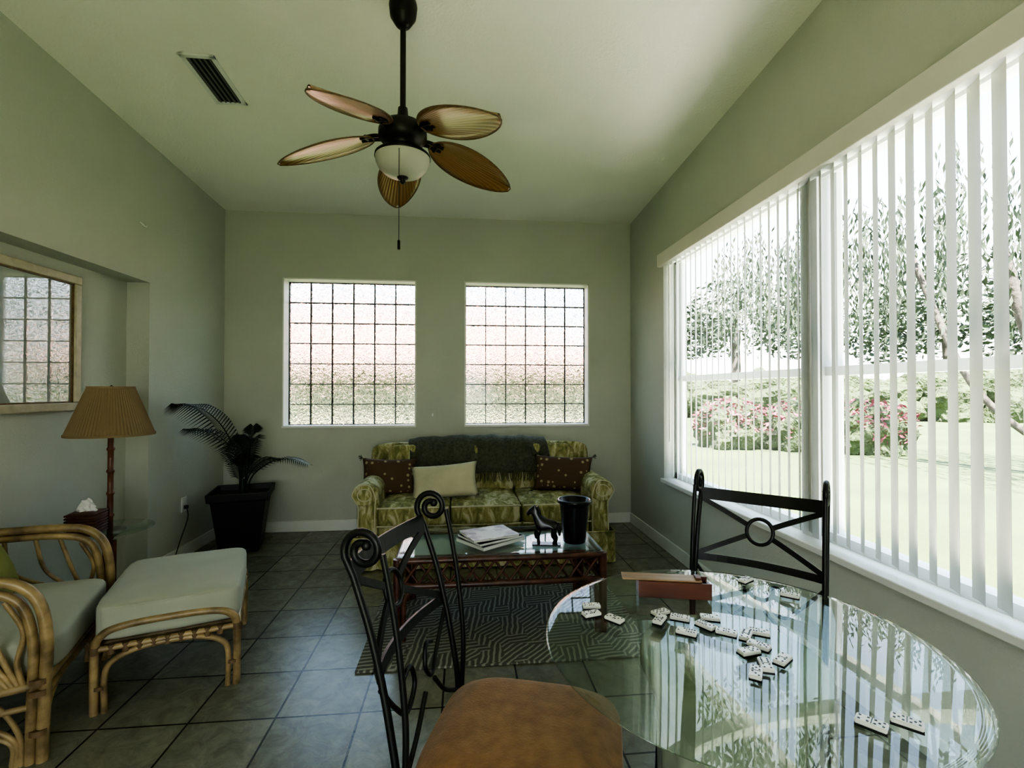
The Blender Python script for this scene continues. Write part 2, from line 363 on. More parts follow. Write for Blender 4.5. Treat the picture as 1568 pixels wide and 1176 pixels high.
boxes('wall_right', [((XR, YF-.2, 0), (XR+.2, WY0, HT)), ((XR, WY1, 0), (XR+.2, YB+.2, HT)), ((XR, WY0, 0), (XR+.2, WY1, WZ0)), ((XR, WY0, WZ1), (XR+.2, WY1, HT))], M['wall'])
# rear wall (behind the camera) with an opening added to let in fill light
boxes('wall_rear', [((XL, YF-.2, 0), (-1.1, YF, HT)), ((.7, YF-.2, 0), (XR, YF, HT)), ((-1.1, YF-.2, 2.2), (.7, YF, HT))], M['wall'])
bt = .1
box('baseboard_back', (XL+.001, YB-.015, 0), (XR-.001, YB, bt), M['trim'], bev=.004)
box('baseboard_right', (XR-.015, YF, 0), (XR, YB-.016, bt), M['trim'], bev=.004)
box('baseboard_left', (XL, 3.703, 0), (XL+.015, YB-.016, bt), M['trim'], bev=.004)
def blockwin(name, W):
    e = empty(name, ((W[0]+W[1])/2, YB+.1, (W[2]+W[3])/2)); w = W[1]-W[0]; h = W[3]-W[2]
    boxes('reveal_frame', [((-w/2, -.1, -h/2), (-w/2+.012, .1, h/2)), ((w/2-.012, -.1, -h/2), (w/2, .1, h/2)), ((-w/2, -.1, h/2-.012), (w/2, .1, h/2)), ((-w/2, -.115, -h/2), (w/2, .1, -h/2+.018))], M['trim'], e)
    x0 = -w/2+.012; z0 = -h/2+.018; bw = (w-.024)/6; bh = (h-.03)/7; g = .004
    bm = bmesh.new()
    for i in range(6):
        for j in range(7):
            r = bmesh.ops.create_cube(bm, size=1)
            for q in r['verts']: q.co = Vector((q.co.x*(bw-2*g), q.co.y*.05, q.co.z*(bh-2*g)))+Vector((x0+(i+.5)*bw, .06, z0+(j+.5)*bh))
    me = bpy.data.meshes.new('glass_blocks'); bm.to_mesh(me); bm.free(); link(bpy.data.objects.new('glass_blocks', me), e, M['block'])
    L = []
    for i in range(7): L.append(((x0+i*bw-g, .036, z0), (x0+i*bw+g, .06, z0+7*bh)))
    for j in range(8): L.append(((x0, .036, z0+j*bh-g), (x0+6*bw, .06, z0+j*bh+g)))
    boxes('joints', L, M['mortar'], e)
blockwin('window_1', W1); blockwin('window_2', W2)
e = empty('window_3', (0, 0, 0))
X0, X1 = 1.79, 1.86
L = [((X0, WY0, WZ0), (X1, WY0+.04, WZ1)), ((X0, WY1-.05, WZ0), (X1, WY1, WZ1)), ((X0, WY0, WZ0), (X1, WY1, WZ0+.05)), ((X0, WY0, WZ1-.04), (X1, WY1, WZ1)), ((X0-.03, 2.27, WZ0), (X1, 2.39, WZ1))]
for a, b in ((WY0, 2.27), (2.39, WY1)):
    L += [((X0+.01, a, 1.40), (X1-.01, b, 1.445)), ((X0+.02, a+.03, WZ0+.04), (X1-.02, a+.07, WZ1)), ((X0+.02, b-.07, WZ0+.04), (X1-.02, b-.03, WZ1))]
boxes('frame', L, M['frame_w'], e)
mesh('pane', [(1.83, WY0, WZ0), (1.83, WY1, WZ0), (1.83, WY1, WZ1), (1.83, WY0, WZ1)], [(0,1,2,3)], M['glass2'], e)
box('trim_1', (XR-.03, WY0-.03, WZ0-.03), (1.79, WY1+.01, WZ0+.003), M['trim'], bev=.005)
e = empty('vertical_blinds', (0, 0, 0))
box('valance', (XR-.045, WY0-.05, 2.37), (XR-.005, WY1+.03, 2.475), M['valance'], e, bev=.004)
box('headrail', (1.705, WY0+.01, 2.385), (1.75, WY1-.01, 2.425), M['frame_w'], e)
v = []; f = []
y = WY0+.06
while y < WY1-.03:
    a = radians(30+random.uniform(-3, 3)); d = Vector((sin(a), cos(a), 0)); nn = Vector((cos(a), -sin(a), 0)); b0 = len(v)
    for zz in (2.385, .615):
        for q in range(7):
            s = -1+2*q/6; p = Vector((1.73, y, zz))+d*s*.0445+nn*(.006*(1-s*s)); v.append(p)
    for q in range(6): f.append((b0+q, b0+q+1, b0+8+q, b0+7+q))
    y += .08
mesh('vanes', v, f, M['vane'], e, sm=True)
tubes('chain', [([(1.715, WY1-.05, 2.38), (1.715, WY1-.05, .9)], .003)], M['trim'], e)

# ceiling vent
yc = 2.97; e = empty('ceiling_vent', (-1.423, yc, ceilz(yc)-.004)); e.rotation_euler = (-math.atan(SL), 0, 0)
w, h = .09, .21
boxes('vent_frame', [((-w, -h, -.006), (-w+.024, h, .003)), ((w-.024, -h, -.006), (w, h, .003)), ((-w, -h, -.006), (w, -h+.024, .003)), ((-w, h-.024, -.006), (w, h, .003))], M['trim'], e)
boxes('vent_back', [((-w+.02, -h+.02, -.001), (w-.02, h-.02, .003))], M['dark'], e)
L = []
for i in range(5):
    xx = -w+.035+i*.0275
    L.append(((xx-.004, -h+.02, -.006), (xx+.006, h-.02, -.001)))
boxes('louvers', L, M['vent'], e)
e = empty('wall_outlet', (XL+.004, 4.147, .42)); box('plate', (-.004, -.036, -.058), (.004, .036, .058), M['plastic'], e, bev=.003); box('plug', (.004, -.014, -.035), (.03, .014, -.005), M['cord'], e, bev=.004)
box('sockets', (.003, -.016, .008), (.006, .016, .04), M['trim'], e, bev=.001)
tubes('plug_cord', [(cat([(.02, 0, -.02), (.04, -.02, -.1), (.03, -.1, -.25), (.03, -.2, -.38), (.03, -.35, -.413), (.05, -.6, -.413)]), .004)], M['cord'], e)
e = empty('wall_switch', (-.285, YB-.004, 1.09)); box('plate', (-.036, -.004, -.058), (.036, .004, .058), M['wall'], e, bev=.003); box('toggle', (-.008, -.01, -.014), (.008, -.003, .014), M['plastic'], e, bev=.002)
e = empty('wall_hook', (XL+.001, 3.62, 2.47)); tubes('hook', [(cat([(0, .03, .0), (.02, .01, .005), (.03, -.02, -.015), (.005, -.04, .01)]), .005)], M['plastic'], e)

# framed picture in the niche
e = empty('framed_picture', (XN+.018, 2.77, 1.612)); hw, hh = .478, .408
fw = .05
for nm, a, b in (('frame_top', (-.018, -hw, hh-fw), (.018, hw, hh)), ('frame_bottom', (-.018, -hw, -hh), (.018, hw, -hh+fw)), ('frame_side_1', (-.018, hw-fw, -hh+fw), (.018, hw, hh-fw)), ('frame_side_2', (-.018, -hw, -hh+fw), (.018, -hw+fw, hh-fw))):
    box(nm, a, b, M['framegold'], e, bev=.007)
boxes('inner_lip', [((-.01, hw-fw-.008, -hh+fw), (.008, hw-fw, hh-fw)), ((-.01, -hw+fw, hh-fw-.008), (.008, hw-fw, hh-fw)), ((-.01, -hw+fw, -hh+fw), (.008, hw-fw, -hh+fw+.008))], M['wrap'], e)
box('print', (-.012, -hw+fw, -hh+fw), (-.002, hw-fw, hh-fw), M['print'], e)

# ------------------------------------------------------------------ ceiling fan
fx, fy = -.28, 2.33; cz = ceilz(fy)
e = empty('ceiling_fan', (fx, fy, 0))
lathe('canopy', [(0, cz+.004), (.062, cz+.004), (.066, cz-.02), (.06, cz-.07), (.035, cz-.11), (.018, cz-.125), (0, cz-.125)], M['bronze'], e)
lathe('downrod', [(.0135, cz-.1), (.0135, 2.6)], M['bronze'], e, n=16)
lathe('motor', [(0, 2.655), (.022, 2.655), (.026, 2.61), (.05, 2.59), (.10, 2.57), (.112, 2.545), (.112, 2.51), (.09, 2.485), (.07, 2.475), (.07, 2.455), (.11, 2.445), (.128, 2.43), (.13, 2.418), (0, 2.418)], M['bronze'], e)
lathe('light_bowl', [(.127, 2.42), (.125, 2.40), (.112, 2.37), (.085, 2.345), (.05, 2.33), (.0, 2.325)], M['bowl'], e)
lathe('bowl_finial', [(0, 2.335), (.028, 2.333), (.024, 2.322), (.012, 2.315), (.014, 2.306), (.006, 2.297), (0, 2.295)], M['bronze'], e, n=20)
tubes('pull_chain', [([(0.0, -.03, 2.42), (0.0, -.135, 2.40), (0, -.135, 1.99)], .0015), ([(0, -.135, 1.99), (0, -.135, 1.95)], .006)], M['bronze'], e)
for k in range(5):
    ang = radians(27.5+72*k)
    b = bpy.data.objects.new('blade_%d' % (k+1), None); COL.objects.link(b); b.parent = e; b.location = (0, 0, 2.53); b.rotation_euler = (0, 0, ang)
    n = 22; m = 8; v = []; f = []
    r0, r1 = .14, .595
    for sgn in (0, 1):
        for i in range(n+1):
            t = i/n; x = r0+(r1-r0)*t
            wd = .112*max(0.0, sin(pi*min(1, max(0, t))**.85))**.55 if 0 < t < 1 else .012
            if t == 0: wd = .022
            for j in range(m+1):
                s = -1+2*j/m
                z = -.11*((x-r0)/(r1-r0))**1.1 - .015*(s*s) - (.006 if sgn else 0)
                v.append((x, s*wd, z - s*wd*.2))
    o = (n+1)*(m+1)
    for i in range(n):
        for j in range(m):
            a = i*(m+1)+j; q = (a, a+1, a+m+2, a+m+1)
            f.append(q); f.append(tuple(o+c for c in reversed(q)))
    for i in range(n):
        for j in (0, m):
            a = i*(m+1)+j; f.append((a, a+m+1, o+a+m+1, o+a))
    mesh('leaf', v, f, M['blade'], b, sm=True)
    rim = []
    for s in (1, -1):
        rr = []
        for i in range(n+1):
            a = i*(m+1)+(m if s > 0 else 0); rr.append(Vector(v[a])+Vector((0, 0, -.003)))
        rim += rr if s > 0 else rr[::-1]
    tubes('leaf_rim', [(rim, .0035, True)], M['wrap'], b, res=2)
    tubes('bracket', [(cat([(.09, -.015, -.015), (.13, -.018, -.01), (.2, -.015, -.018)]), .009), (cat([(.09, .015, -.015), (.13, .018, -.01), (.2, .015, -.02)]), .009), ([(.17, -.03, -.01), (.17, .03, -.02)], .009)], M['bronze'], b)

# ------------------------------------------------------------------ sofa
e = empty('sofa', (.18, 4.17, 0))
SM = M['sofa']
box('base', (-.95, -.42, .06), (.95, .45, .3), SM, e, bev=.02)
box('front_rail', (-.79, -.475, .2), (.79, -.40, .325), SM, e, bev=.02)
def path_pts():
    pts = []
    def seg(a, b, n, nrm):
        for i in range(n):
            t = i/n; p = Vector(a).lerp(Vector(b), t)
            pts.append((p, Vector(nrm), t))
    seg((-.985, .45, 0), (-.985, -.49, 0), 60, (-1, 0, 0)); seg((-.985, -.49, 0), (.985, -.49, 0), 150, (0, -1, 0)); seg((.985, -.49, 0), (.985, .45, 0), 60, (1, 0, 0))
    return pts
pp = path_pts(); v = []; f = []
for i, (p, nr, t) in enumerate(pp):
    pl = .0
    if abs(nr.y) > .5:
        for c in (-.80, -.27, .27, .80):
            d = abs(p.x-c)
            if d < .035: pl = -.03*(1-d/.035)
    w = .004*sin(i*.55)
    for z, k in ((.24, .2), (.12, .7), (.012, 1.1)):
        v.append(p+nr*((pl+w)*k+.008*k)+Vector((0, 0, z)))
for i in range(len(pp)-1):
    for k in range(2): f.append((i*3+k, i*3+k+1, i*3+k+4, i*3+k+3))
mesh('skirt', v, f, SM, e, sm=True)
tubes('skirt_welt', [([p+nr*.006+Vector((0, 0, .245)) for p, nr, t in pp], .006)], SM, e)
for i in range(3):
    x = (i-1)*.542
    cushion('seat_cushion_%d' % (i+1), (.54, .74, .155), SM, e, (x, -.13, .392), n=9, puff=.018)
    bx = (i-1)*.545
    cushion('back_cushion_%d' % (i+1), (.55, .2, .44), SM, e, (bx, .225, .625), (radians(-10), 0, 0), n=7, puff=0)
    hw, hd, zz = .262, .362, .462
    tubes('welt_%d' % (i+1), [([(x-hw, -.13-hd+.005, zz-.004), (x+hw, -.13-hd+.005, zz-.004)], .006), ([(x-hw, -.13-hd+.005, .325), (x+hw, -.13-hd+.005, .325)], .006)], M['cream'], e)
cushion('back_frame', (1.98, .2, .80), SM, e, (0, .385, .45), (radians(-4), 0, 0), n=14, puff=0, cuts=20)
for s in (-1, 1):
    box('arm_panel_%d' % (1 if s < 0 else 2), (min(s*.80, s*.955), -.46, .06), (max(s*.80, s*.955), .36, .56), SM, e, bev=.03)
    rr = .085; xc = s*.895; zc = .555
    v = []; f = []; n = 28; ys = [-.475, -.47, -.455, -.2, .1, .36]; sc = [.86, .96, 1, 1, 1, 1]
    for yy, q in zip(ys, sc):
        for i in range(n):
            a = 2*pi*i/n; v.append((xc+rr*q*cos(a)*1.12, yy, zc+rr*q*sin(a)))
    for j in range(len(ys)-1):
        for i in range(n): f.append((j*n+i, j*n+(i+1) % n, (j+1)*n+(i+1) % n, (j+1)*n+i))
    f.append(tuple(range(n))); f.append(tuple((len(ys)-1)*n+i for i in range(n)))
    mesh('arm_roll_%d' % (1 if s < 0 else 2), v, f, SM, e, sm=True)
    tubes('front_welt', [(cat([(xc-s*.075, -.468, .08), (xc-s*.075, -.468, .45), (xc-s*.08, -.477, .52), (xc-s*.05, -.477, .61), (xc, -.477, .632), (xc+s*.06, -.477, .61), (xc+s*.088, -.477, .555), (xc+s*.06, -.477, .50), (xc+s*.045, -.468, .45), (xc+s*.05, -.468, .25)]), .005),
        ([(xc+.045*1.1*cos(2*pi*i/24), -.478, zc+.045*sin(2*pi*i/24)) for i in range(24)], .0045, True)], M['cream'], e, res=2)
v = []; f = []; nx = 60
profile = [(.10, .61), (.11, .68), (.145, .78), (.19, .855), (.26, .885), (.36, .885), (.46, .87), (.50, .80), (.51, .70)]
for j, (yy, zz) in enumerate([(p[1], p[2]) for p in cat([(0, a, b) for a, b in profile], 3)]):
    for i in range(nx+1):
        t = i/nx; x = -.64+1.22*t
        fo = .008*sin(x*22)+.006*sin(x*47+j*.2)
        v.append((x+.012*sin(j*.4), yy-fo, zz+fo*.6+(.02*sin(t*pi) if j > 6 else 0)))
rows = len(v)//(nx+1)
for j in range(rows-1):
    for i in range(nx): f.append((j*(nx+1)+i, j*(nx+1)+i+1, (j+1)*(nx+1)+i+1, (j+1)*(nx+1)+i))
te = empty('throw_blanket', (.18, 4.17, 0))
ob = mesh('blanket', v, f, M['throw'], te, sm=True); md = ob.modifiers.new('sol', 'SOLIDIFY'); md.thickness = .016; md.offset = 0
fr = []
for i in range(75):
    x = -.64+1.22*i/74; fr.append((cat([(x, .095, .615), (x+random.uniform(-.008, .008), .088, .58), (x+random.uniform(-.015, .015), .085, .54+random.uniform(-.01, .01))], 3), .0035))
tubes('fringe', fr, M['throw'], te, res=1)
def tassels(par, w, h):
    st = []
    for sx in (-1, 1):
        for sz in (-1, 1):
            c = Vector((sx*w*.5, 0, sz*h*.5))
            for k in range(9):
                d = Vector((sx*random.uniform(.2, 1), random.uniform(-.5, .5), sz*random.uniform(-.2, 1)-.3)).normalized()*.035
                st.append(([c, c+d], .0025))
    tubes('tassels', st, M['throw'], par, res=1)
def thp(name, loc, rot, w, h, t, mat, tas=False):
    p = empty(name, loc); p.rotation_euler = rot
    pillow('cover', w, h, t, mat, p)
    if tas: tassels(p, w, h)
thp('throw_pillow', (-.60, 4.13, .615), (radians(-22), radians(3), radians(10)), .44, .31, .13, M['brown'], True)
thp('throw_pillow', (-.14, 3.97, .60), (radians(-28), radians(-5), radians(-3)), .54, .29, .13, M['cream'])
thp('throw_pillow', (.85, 4.10, .622), (radians(-24), radians(2), radians(-10)), .50, .31, .13, M['brown'], True)

# ------------------------------------------------------------------ rug
box('area_rug', (-.50, 2.37, .001), (.98, 3.46, .011), M['rug'], bev=.003)

# ------------------------------------------------------------------ coffee table
RM = M['redrattan']
e = empty('rattan_coffee_table', (.215, 2.90, 0)); hx, hy = .555, .265; zt = .445
st = []
for y_ in (-hy, hy):
    for z_ in (zt-.018, zt-.15): st.append(([(-hx, y_, z_), (hx, y_, z_)], .017))
    st.append(([(-hx, y_*.86, zt-.014), (hx, y_*.86, zt-.014)], .014))
    n = 13; dx = 2*(hx-.03)/n
    for i in range(n):
        x0 = -hx+.03+i*dx
        st.append(([(x0, y_, zt-.14), (x0+dx, y_, zt-.03)], .007)); st.append(([(x0, y_-.006*(1 if y_ > 0 else -1), zt-.03), (x0+dx, y_-.006*(1 if y_ > 0 else -1), zt-.14)], .007))
for x_ in (-hx, hx):
    for z_ in (zt-.018, zt-.15): st.append(([(x_, -hy, z_), (x_, hy, z_)], .017))
    st.append(([(x_*.93, -hy, zt-.014), (x_*.93, hy, zt-.014)], .014))
    n = 6; dy = 2*(hy-.03)/n
    for i in range(n):
        y0 = -hy+.03+i*dy
        st.append(([(x_, y0, zt-.14), (x_, y0+dy, zt-.03)], .007)); st.append(([(x_, y0, zt-.03), (x_, y0+dy, zt-.14)], .007))
tubes('frame', st, RM, e)
st = []
for sx in (-1, 1):
    for sy in (-1, 1):
        st.append(([(sx*hx, sy*hy, .011), (sx*hx, sy*hy, zt-.005)], .021))
        st.append((cat([(sx*(hx-.036), sy*hy, .011), (sx*(hx-.036), sy*hy, .2), (sx*(hx-.06), sy*hy, .26), (sx*(hx-.13), sy*hy, zt-.16)]), .013))
        st.append((cat([(sx*hx, sy*(hy-.036), .011), (sx*hx, sy*(hy-.036), .2), (sx*hx, sy*(hy-.05), .26), (sx*hx, sy*(hy-.10), zt-.16)]), .013))
tubes('legs', st, RM, e)
box('glass_top', (-hx+.0, -hy+.0, zt+.0), (hx, hy, zt+.008), M['glass'], e, bev=.002)
box('reflection_panel', (-hx+.045, -hy+.04, zt-.03), (hx-.045, hy-.04, zt-.02), M['bookgrey'], e)  # pale panel under the glass stands in for its bright reflection
ZT = zt+.0085
e = empty('magazine_stack', (.165, 2.86, ZT))
for i, (w, d, h, rz, m, ox) in enumerate(((.25, .31, .022, -8, 'bookgrey', 0), (.24, .30, .012, -14, 'paper', .0), (.22, .28, .014, -24, 'coverdark', -.01))):
    z0 = [0, .0222, .0344][i]
    box('magazine_%d' % (i+1), (-w/2+ox, -d/2, z0), (w/2+ox, d/2, z0+h), M['paper'], e, bev=.002, rot=(0, 0, radians(rz-45)))
    box('cover_%d' % (i+1), (-w/2+ox-.002, -d/2-.002, z0+h-.003), (w/2+ox+.002, d/2+.002, z0+h), M[m if i else 'bookgrey'], e, rot=(0, 0, radians(rz-45)))
box('cover_patch', (-.08, -.10, .0484), (.06, .02, .0489), M['paper'], e, rot=(0, 0, radians(-69)))
e = empty('black_ribbed_pot', (.645, 2.79, ZT))
pr = [(0, 0), (.058, 0), (.064, .005)]
for i in range(12):
    z = .01+i*.018; r = .064+.02*(i/12); pr += [(r, z), (r+.002, z+.009)]
pr += [(.088, .224), (.098, .228), (.099, .243), (.092, .247), (.084, .243), (.078, .2), (.0, .19)]
lathe('pot', pr, M['ceramic'], e)
e = empty('horse_figurine', (.475, 2.75, ZT), rz=radians(80))
V = [(0, -.045, .125), (0, 0, .118), (0, .045, .128), (0, .068, .165), (0, .08, .20), (0, .108, .188), (0, .13, .168),
     (-.018, -.05, .095), (-.02, -.04, .055), (-.02, -.055, .035), (-.02, -.045, .006),
     (.018, -.05, .095), (.02, -.055, .055), (.02, -.07, .035), (.02, -.06, .006),
     (-.018, .05, .09), (-.02, .055, .05), (-.02, .05, .006),
     (.018, .05, .09), (.02, .075, .06), (.02, .065, .025),
     (0, -.07, .125), (0, -.085, .09), (0, -.087, .05), (-.01, .078, .222), (.01, .078, .222)]
V = [(a, b*.85, c) for a, b, c in V]
E = [(0,1),(1,2),(2,3),(3,4),(4,5),(5,6),(0,7),(7,8),(8,9),(9,10),(0,11),(11,12),(12,13),(13,14),(2,15),(15,16),(16,17),(2,18),(18,19),(19,20),(0,21),(21,22),(22,23),(4,24),(4,25)]
R = [.030,.030,.031,.023,.019,.015,.011, .018,.012,.008,.010,.018,.012,.008,.010,.017,.010,.010,.017,.011,.009,.010,.013,.006,.005,.005]
skin('horse_body', V, E, R, M['ceramic'], e, sub=2)
tubes('mane', [(cat([(0, .034, .16), (0, .043, .195), (0, .053, .215)]), .008)], M['ceramic'], e)
box('plinth', (-.032, -.08, 0), (.032, .08, .008), M['ceramic'], e, bev=.003)

# ------------------------------------------------------------------ potted palm
e = empty('potted_palm', (-1.84, 4.34, 0), rz=radians(14))
v = []; f = []
def ring(s, z): return [(-s, -s, z), (s, -s, z), (s, s, z), (-s, s, z)]
lv = [(.135, 0), (.145, .01), (.20, .43), (.222, .435), (.228, .50), (.21, .502), (.20, .44), (0.001, .44)]
for s, z in lv: v += ring(s, z)
for j in range(len(lv)-1):
    for i in range(4): f.append((j*4+i, j*4+(i+1) % 4, (j+1)*4+(i+1) % 4, (j+1)*4+i))
f.append((3, 2, 1, 0))
ob = mesh('pot', v, f, M['potblack'], e); bv = ob.modifiers.new('b', 'BEVEL'); bv.width = .006; bv.segments = 2
box('soil', (-.195, -.195, .43), (.195, .195, .455), M['soil'], e)
g = bpy.data.objects.new('foliage', None); COL.objects.link(g); g.parent = e; g.rotation_euler = (0, 0, radians(-14))
v = []; f = []; rach = []
def frond(pts, ll, wide=.010, start=.3, n=30, droop=.35):
    P = cat([Vector(p) for p in pts], 10); rach.append((P, [.007*(1-.8*i/len(P)) for i in range(len(P))]))
    m = len(P)
    for k in range(n):
        t = start+(1-start)*k/(n-1); i = min(m-2, int(t*(m-1))); p = P[i].lerp(P[i+1], t*(m-1)-i) if i < m-1 else P[i]; d = (P[i+1]-P[i]).normalized()
        side = d.cross(Vector((0, 0, 1)))
        if side.length < .1: side = Vector((1, 0, 0))
        side.normalize(); q = (t-start)/(1-start)
        L_ = ll*(.45+.9*sin(pi*min(1, q*.85+.12)))*.8
        for s in (-1, 1):
            dirn = (side*s*.8+d*.5+Vector((0, 0, .12))).normalized(); w = d*wide*.5
            a = p; b = p+dirn*L_*.5; c = p+dirn*L_+Vector((0, 0, -droop*L_))
            for z in (b, c):
                z.x = max(z.x, -.352); z.y = min(z.y, .44)
            b0 = len(v); v.extend([a-w*.5, a+w*.5, b+w, b-w, c])
            f.append((b0, b0+1, b0+2, b0+3)); f.append((b0+3, b0+2, b0+4))
frond([(0, 0, .45), (-.01, -.05, .74), (-.07, -.18, 1.02), (-.14, -.36, 1.18), (-.20, -.54, 1.22)], .27, .012, .2, 34, .55)
frond([(0, 0, .45), (-.02, -.02, .68), (-.06, -.12, .88), (-.12, -.28, 1.00), (-.20, -.42, 1.03)], .20, .012, .25, 26, .5)
frond([(0.02, 0, .45), (.10, -.03, .62), (.28, -.10, .74), (.44, -.14, .76), (.58, -.18, .72)], .13, .011, .3, 24)
frond([(0.02, 0, .45), (.04, .02, .7), (.05, .04, .9), (.07, .03, 1.02)], .15, .012)
frond([(0, 0, .45), (-.02, .05, .7), (-.03, .1, .86), (-.07, .14, .93)], .13)
frond([(0.02, 0, .45), (.05, -.06, .64), (.08, -.12, .76), (.13, -.2, .78)], .13)
frond([(0, 0, .45), (0, -.05, .6), (.0, -.10, .78), (.02, -.13, .94)], .15, .012)
frond([(0, 0, .45), (.04, .06, .62), (.12, .14, .72), (.22, .2, .72)], .12)
mesh('leaflets', v, f, M['leaf'], g)
tubes('stems', rach+[([(0, 0, .44), (0, 0, .58)], .028)], M['leaf'], g, res=2)

# ------------------------------------------------------------------ floor lamp with tray table
lx, ly = -1.985, 3.0
e = empty('floor_lamp', (lx, ly, 0))
lathe('base', [(0, 0), (.14, 0), (.145, .012), (.13, .025), (.04, .035), (.025, .05), (0, .05)], M['bamboo'], e)
pr = [(.015, .04)]
for i in range(8):
    z = .12+i*.125; pr += [(.0145, z-.012), (.0195, z-.004), (.0195, z+.004), (.0145, z+.012)]
pr += [(.014, 1.09)]
lathe('pole', pr, M['bamboo'], e, n=20)
tubes('cluster_poles', [([(.024*cos(a), .024*sin(a), .04), (.024*cos(a), .024*sin(a), .48)], .011) for a in (0, 2.1, 4.2)], M['bamboo'], e)
lathe('socket', [(.012, 1.07), (.018, 1.09), (.018, 1.16), (.01, 1.17), (.008, 1.33), (.010, 1.35), (0, 1.358)], M['bronze'], e, n=16)
lathe('bulb', [(0, 1.16), (.02, 1.17), (.032, 1.21), (.03, 1.245), (0, 1.265)], M['bowl'], e, n=20)
lathe('shade', [(.205, 1.075), (.108, 1.345)], M['shade'], e, n=150, pleat=1, pa=.012)
lathe('shade_trim_low', [(.208, 1.072), (.208, 1.085)], M['shade'], e, n=60); lathe('shade_trim_top', [(.111, 1.336), (.111, 1.350)], M['shade'], e, n=60)
tubes('spider', [([(-.108, 0, 1.343), (.108, 0, 1.343)], .002), ([(0, -.108, 1.343), (0, .108, 1.343)], .002)], M['bronze'], e)
lathe('tray_glass', [(.0, .540), (.205, .540), (.208, .544), (.205, .548), (0, .548)], M['glass'], e)
lathe('tray_rim', [(.03, .50), (.07, .525), (.075, .539), (.0, .539)], M['bamboo'], e)
e = empty('tissue_box', (lx-.035, ly-.125, .549), rz=radians(12))
box('body', (-.065, -.065, 0), (.065, .065, .125), M['wicker'], e, bev=.012)
st = []
for k in range(8):
    z = .01+k*.0152; s = .0665
    st.append(([(-s, -s, z), (s, -s, z), (s, s, z), (-s, s, z)], .0055, True))
tubes('weave', st, M['wicker'], e, res=2)
v = []; f = []
n = 14
for j in range(n+1):
    for i in range(n+1):
        u = -1+2*i/n; q = -1+2*j/n
        v.append((u*.032*(1.3-q*.2)+.006*sin(q*6), .008*sin(u*9+q*3)+.01*q, .122+.035*(q+1)*(1-.5*u*u)+.006*sin(u*7)))
for j in range(n):
    for i in range(n): a = j*(n+1)+i; f.append((a, a+1, a+n+2, a+n+1))
mesh('tissue', v, f, M['paper'], e, sm=True)

# ------------------------------------------------------------------ rattan ottoman
RT = M['rattan']
e = empty('rattan_ottoman', (-1.37, 2.575, 0), rz=radians(20)); hx, hy = .255, .325
st = []; wr = []
for s in (-1, 1):
    y_ = s*hy
    st.append((cat([(-hx, y_, 0), (-hx, y_, .25), (-hx+.02, y_, .315), (-hx+.09, y_, .345), (0, y_, .352), (hx-.09, y_, .345), (hx-.02, y_, .315), (hx, y_, .25), (hx, y_, 0)]), .016))
    st.append((cat([(-hx+.034, y_, 0), (-hx+.034, y_, .15), (-hx+.06, y_, .205), (-hx+.14, y_, .24), (0, y_, .25), (hx-.14, y_, .24), (hx-.06, y_, .205), (hx-.034, y_, .15), (hx-.034, y_, 0)]), .012))
    st.append(([(-hx, y_, .262), (hx, y_, .262)], .012))
    x_ = s*hx
    st.append(([(x_, -hy, .262), (x_, hy, .262)], .014))
    st.append((cat([(x_, -hy+.03, 0), (x_, -hy+.03, .15), (x_, -hy+.07, .21), (x_, -hy+.16, .245), (x_, 0, .25), (x_, hy-.16, .245), (x_, hy-.07, .21), (x_, hy-.03, .15), (x_, hy-.03, 0)]), .011))
    for i in range(9):
        xx = -hx+.06+i*(2*hx-.12)/8; wr.append(([(xx-.005, y_, .238), (xx-.005, y_, .275)], .014))
    for q in (-1, 1): wr.append(([(q*hx, y_, .245), (q*hx, y_, .275)], .019)); wr.append(([(q*hx-q*.017, y_, .1), (q*hx-q*.017, y_, .115)], .021))
for i in range(7): st.append(([(-hx, -hy+.06+i*.088, .262), (hx, -hy+.06+i*.088, .262)], .009))
tubes('frame', st, RT, e); tubes('bindings', wr, M['wrap'], e, res=2)
cushion('cushion', (.535, .66, .155), M['cush'], e, (0, 0, .362), n=11, puff=.014, wr=.002)
tubes('welt', [([(.262*cos(t)/(abs(cos(t))**9+abs(sin(t))**9)**(1/9), .325*sin(t)/(abs(cos(t))**9+abs(sin(t))**9)**(1/9), .425) for t in [2*pi*i/80 for i in range(80)]], .0045, True)], M['cush'], e, res=2)

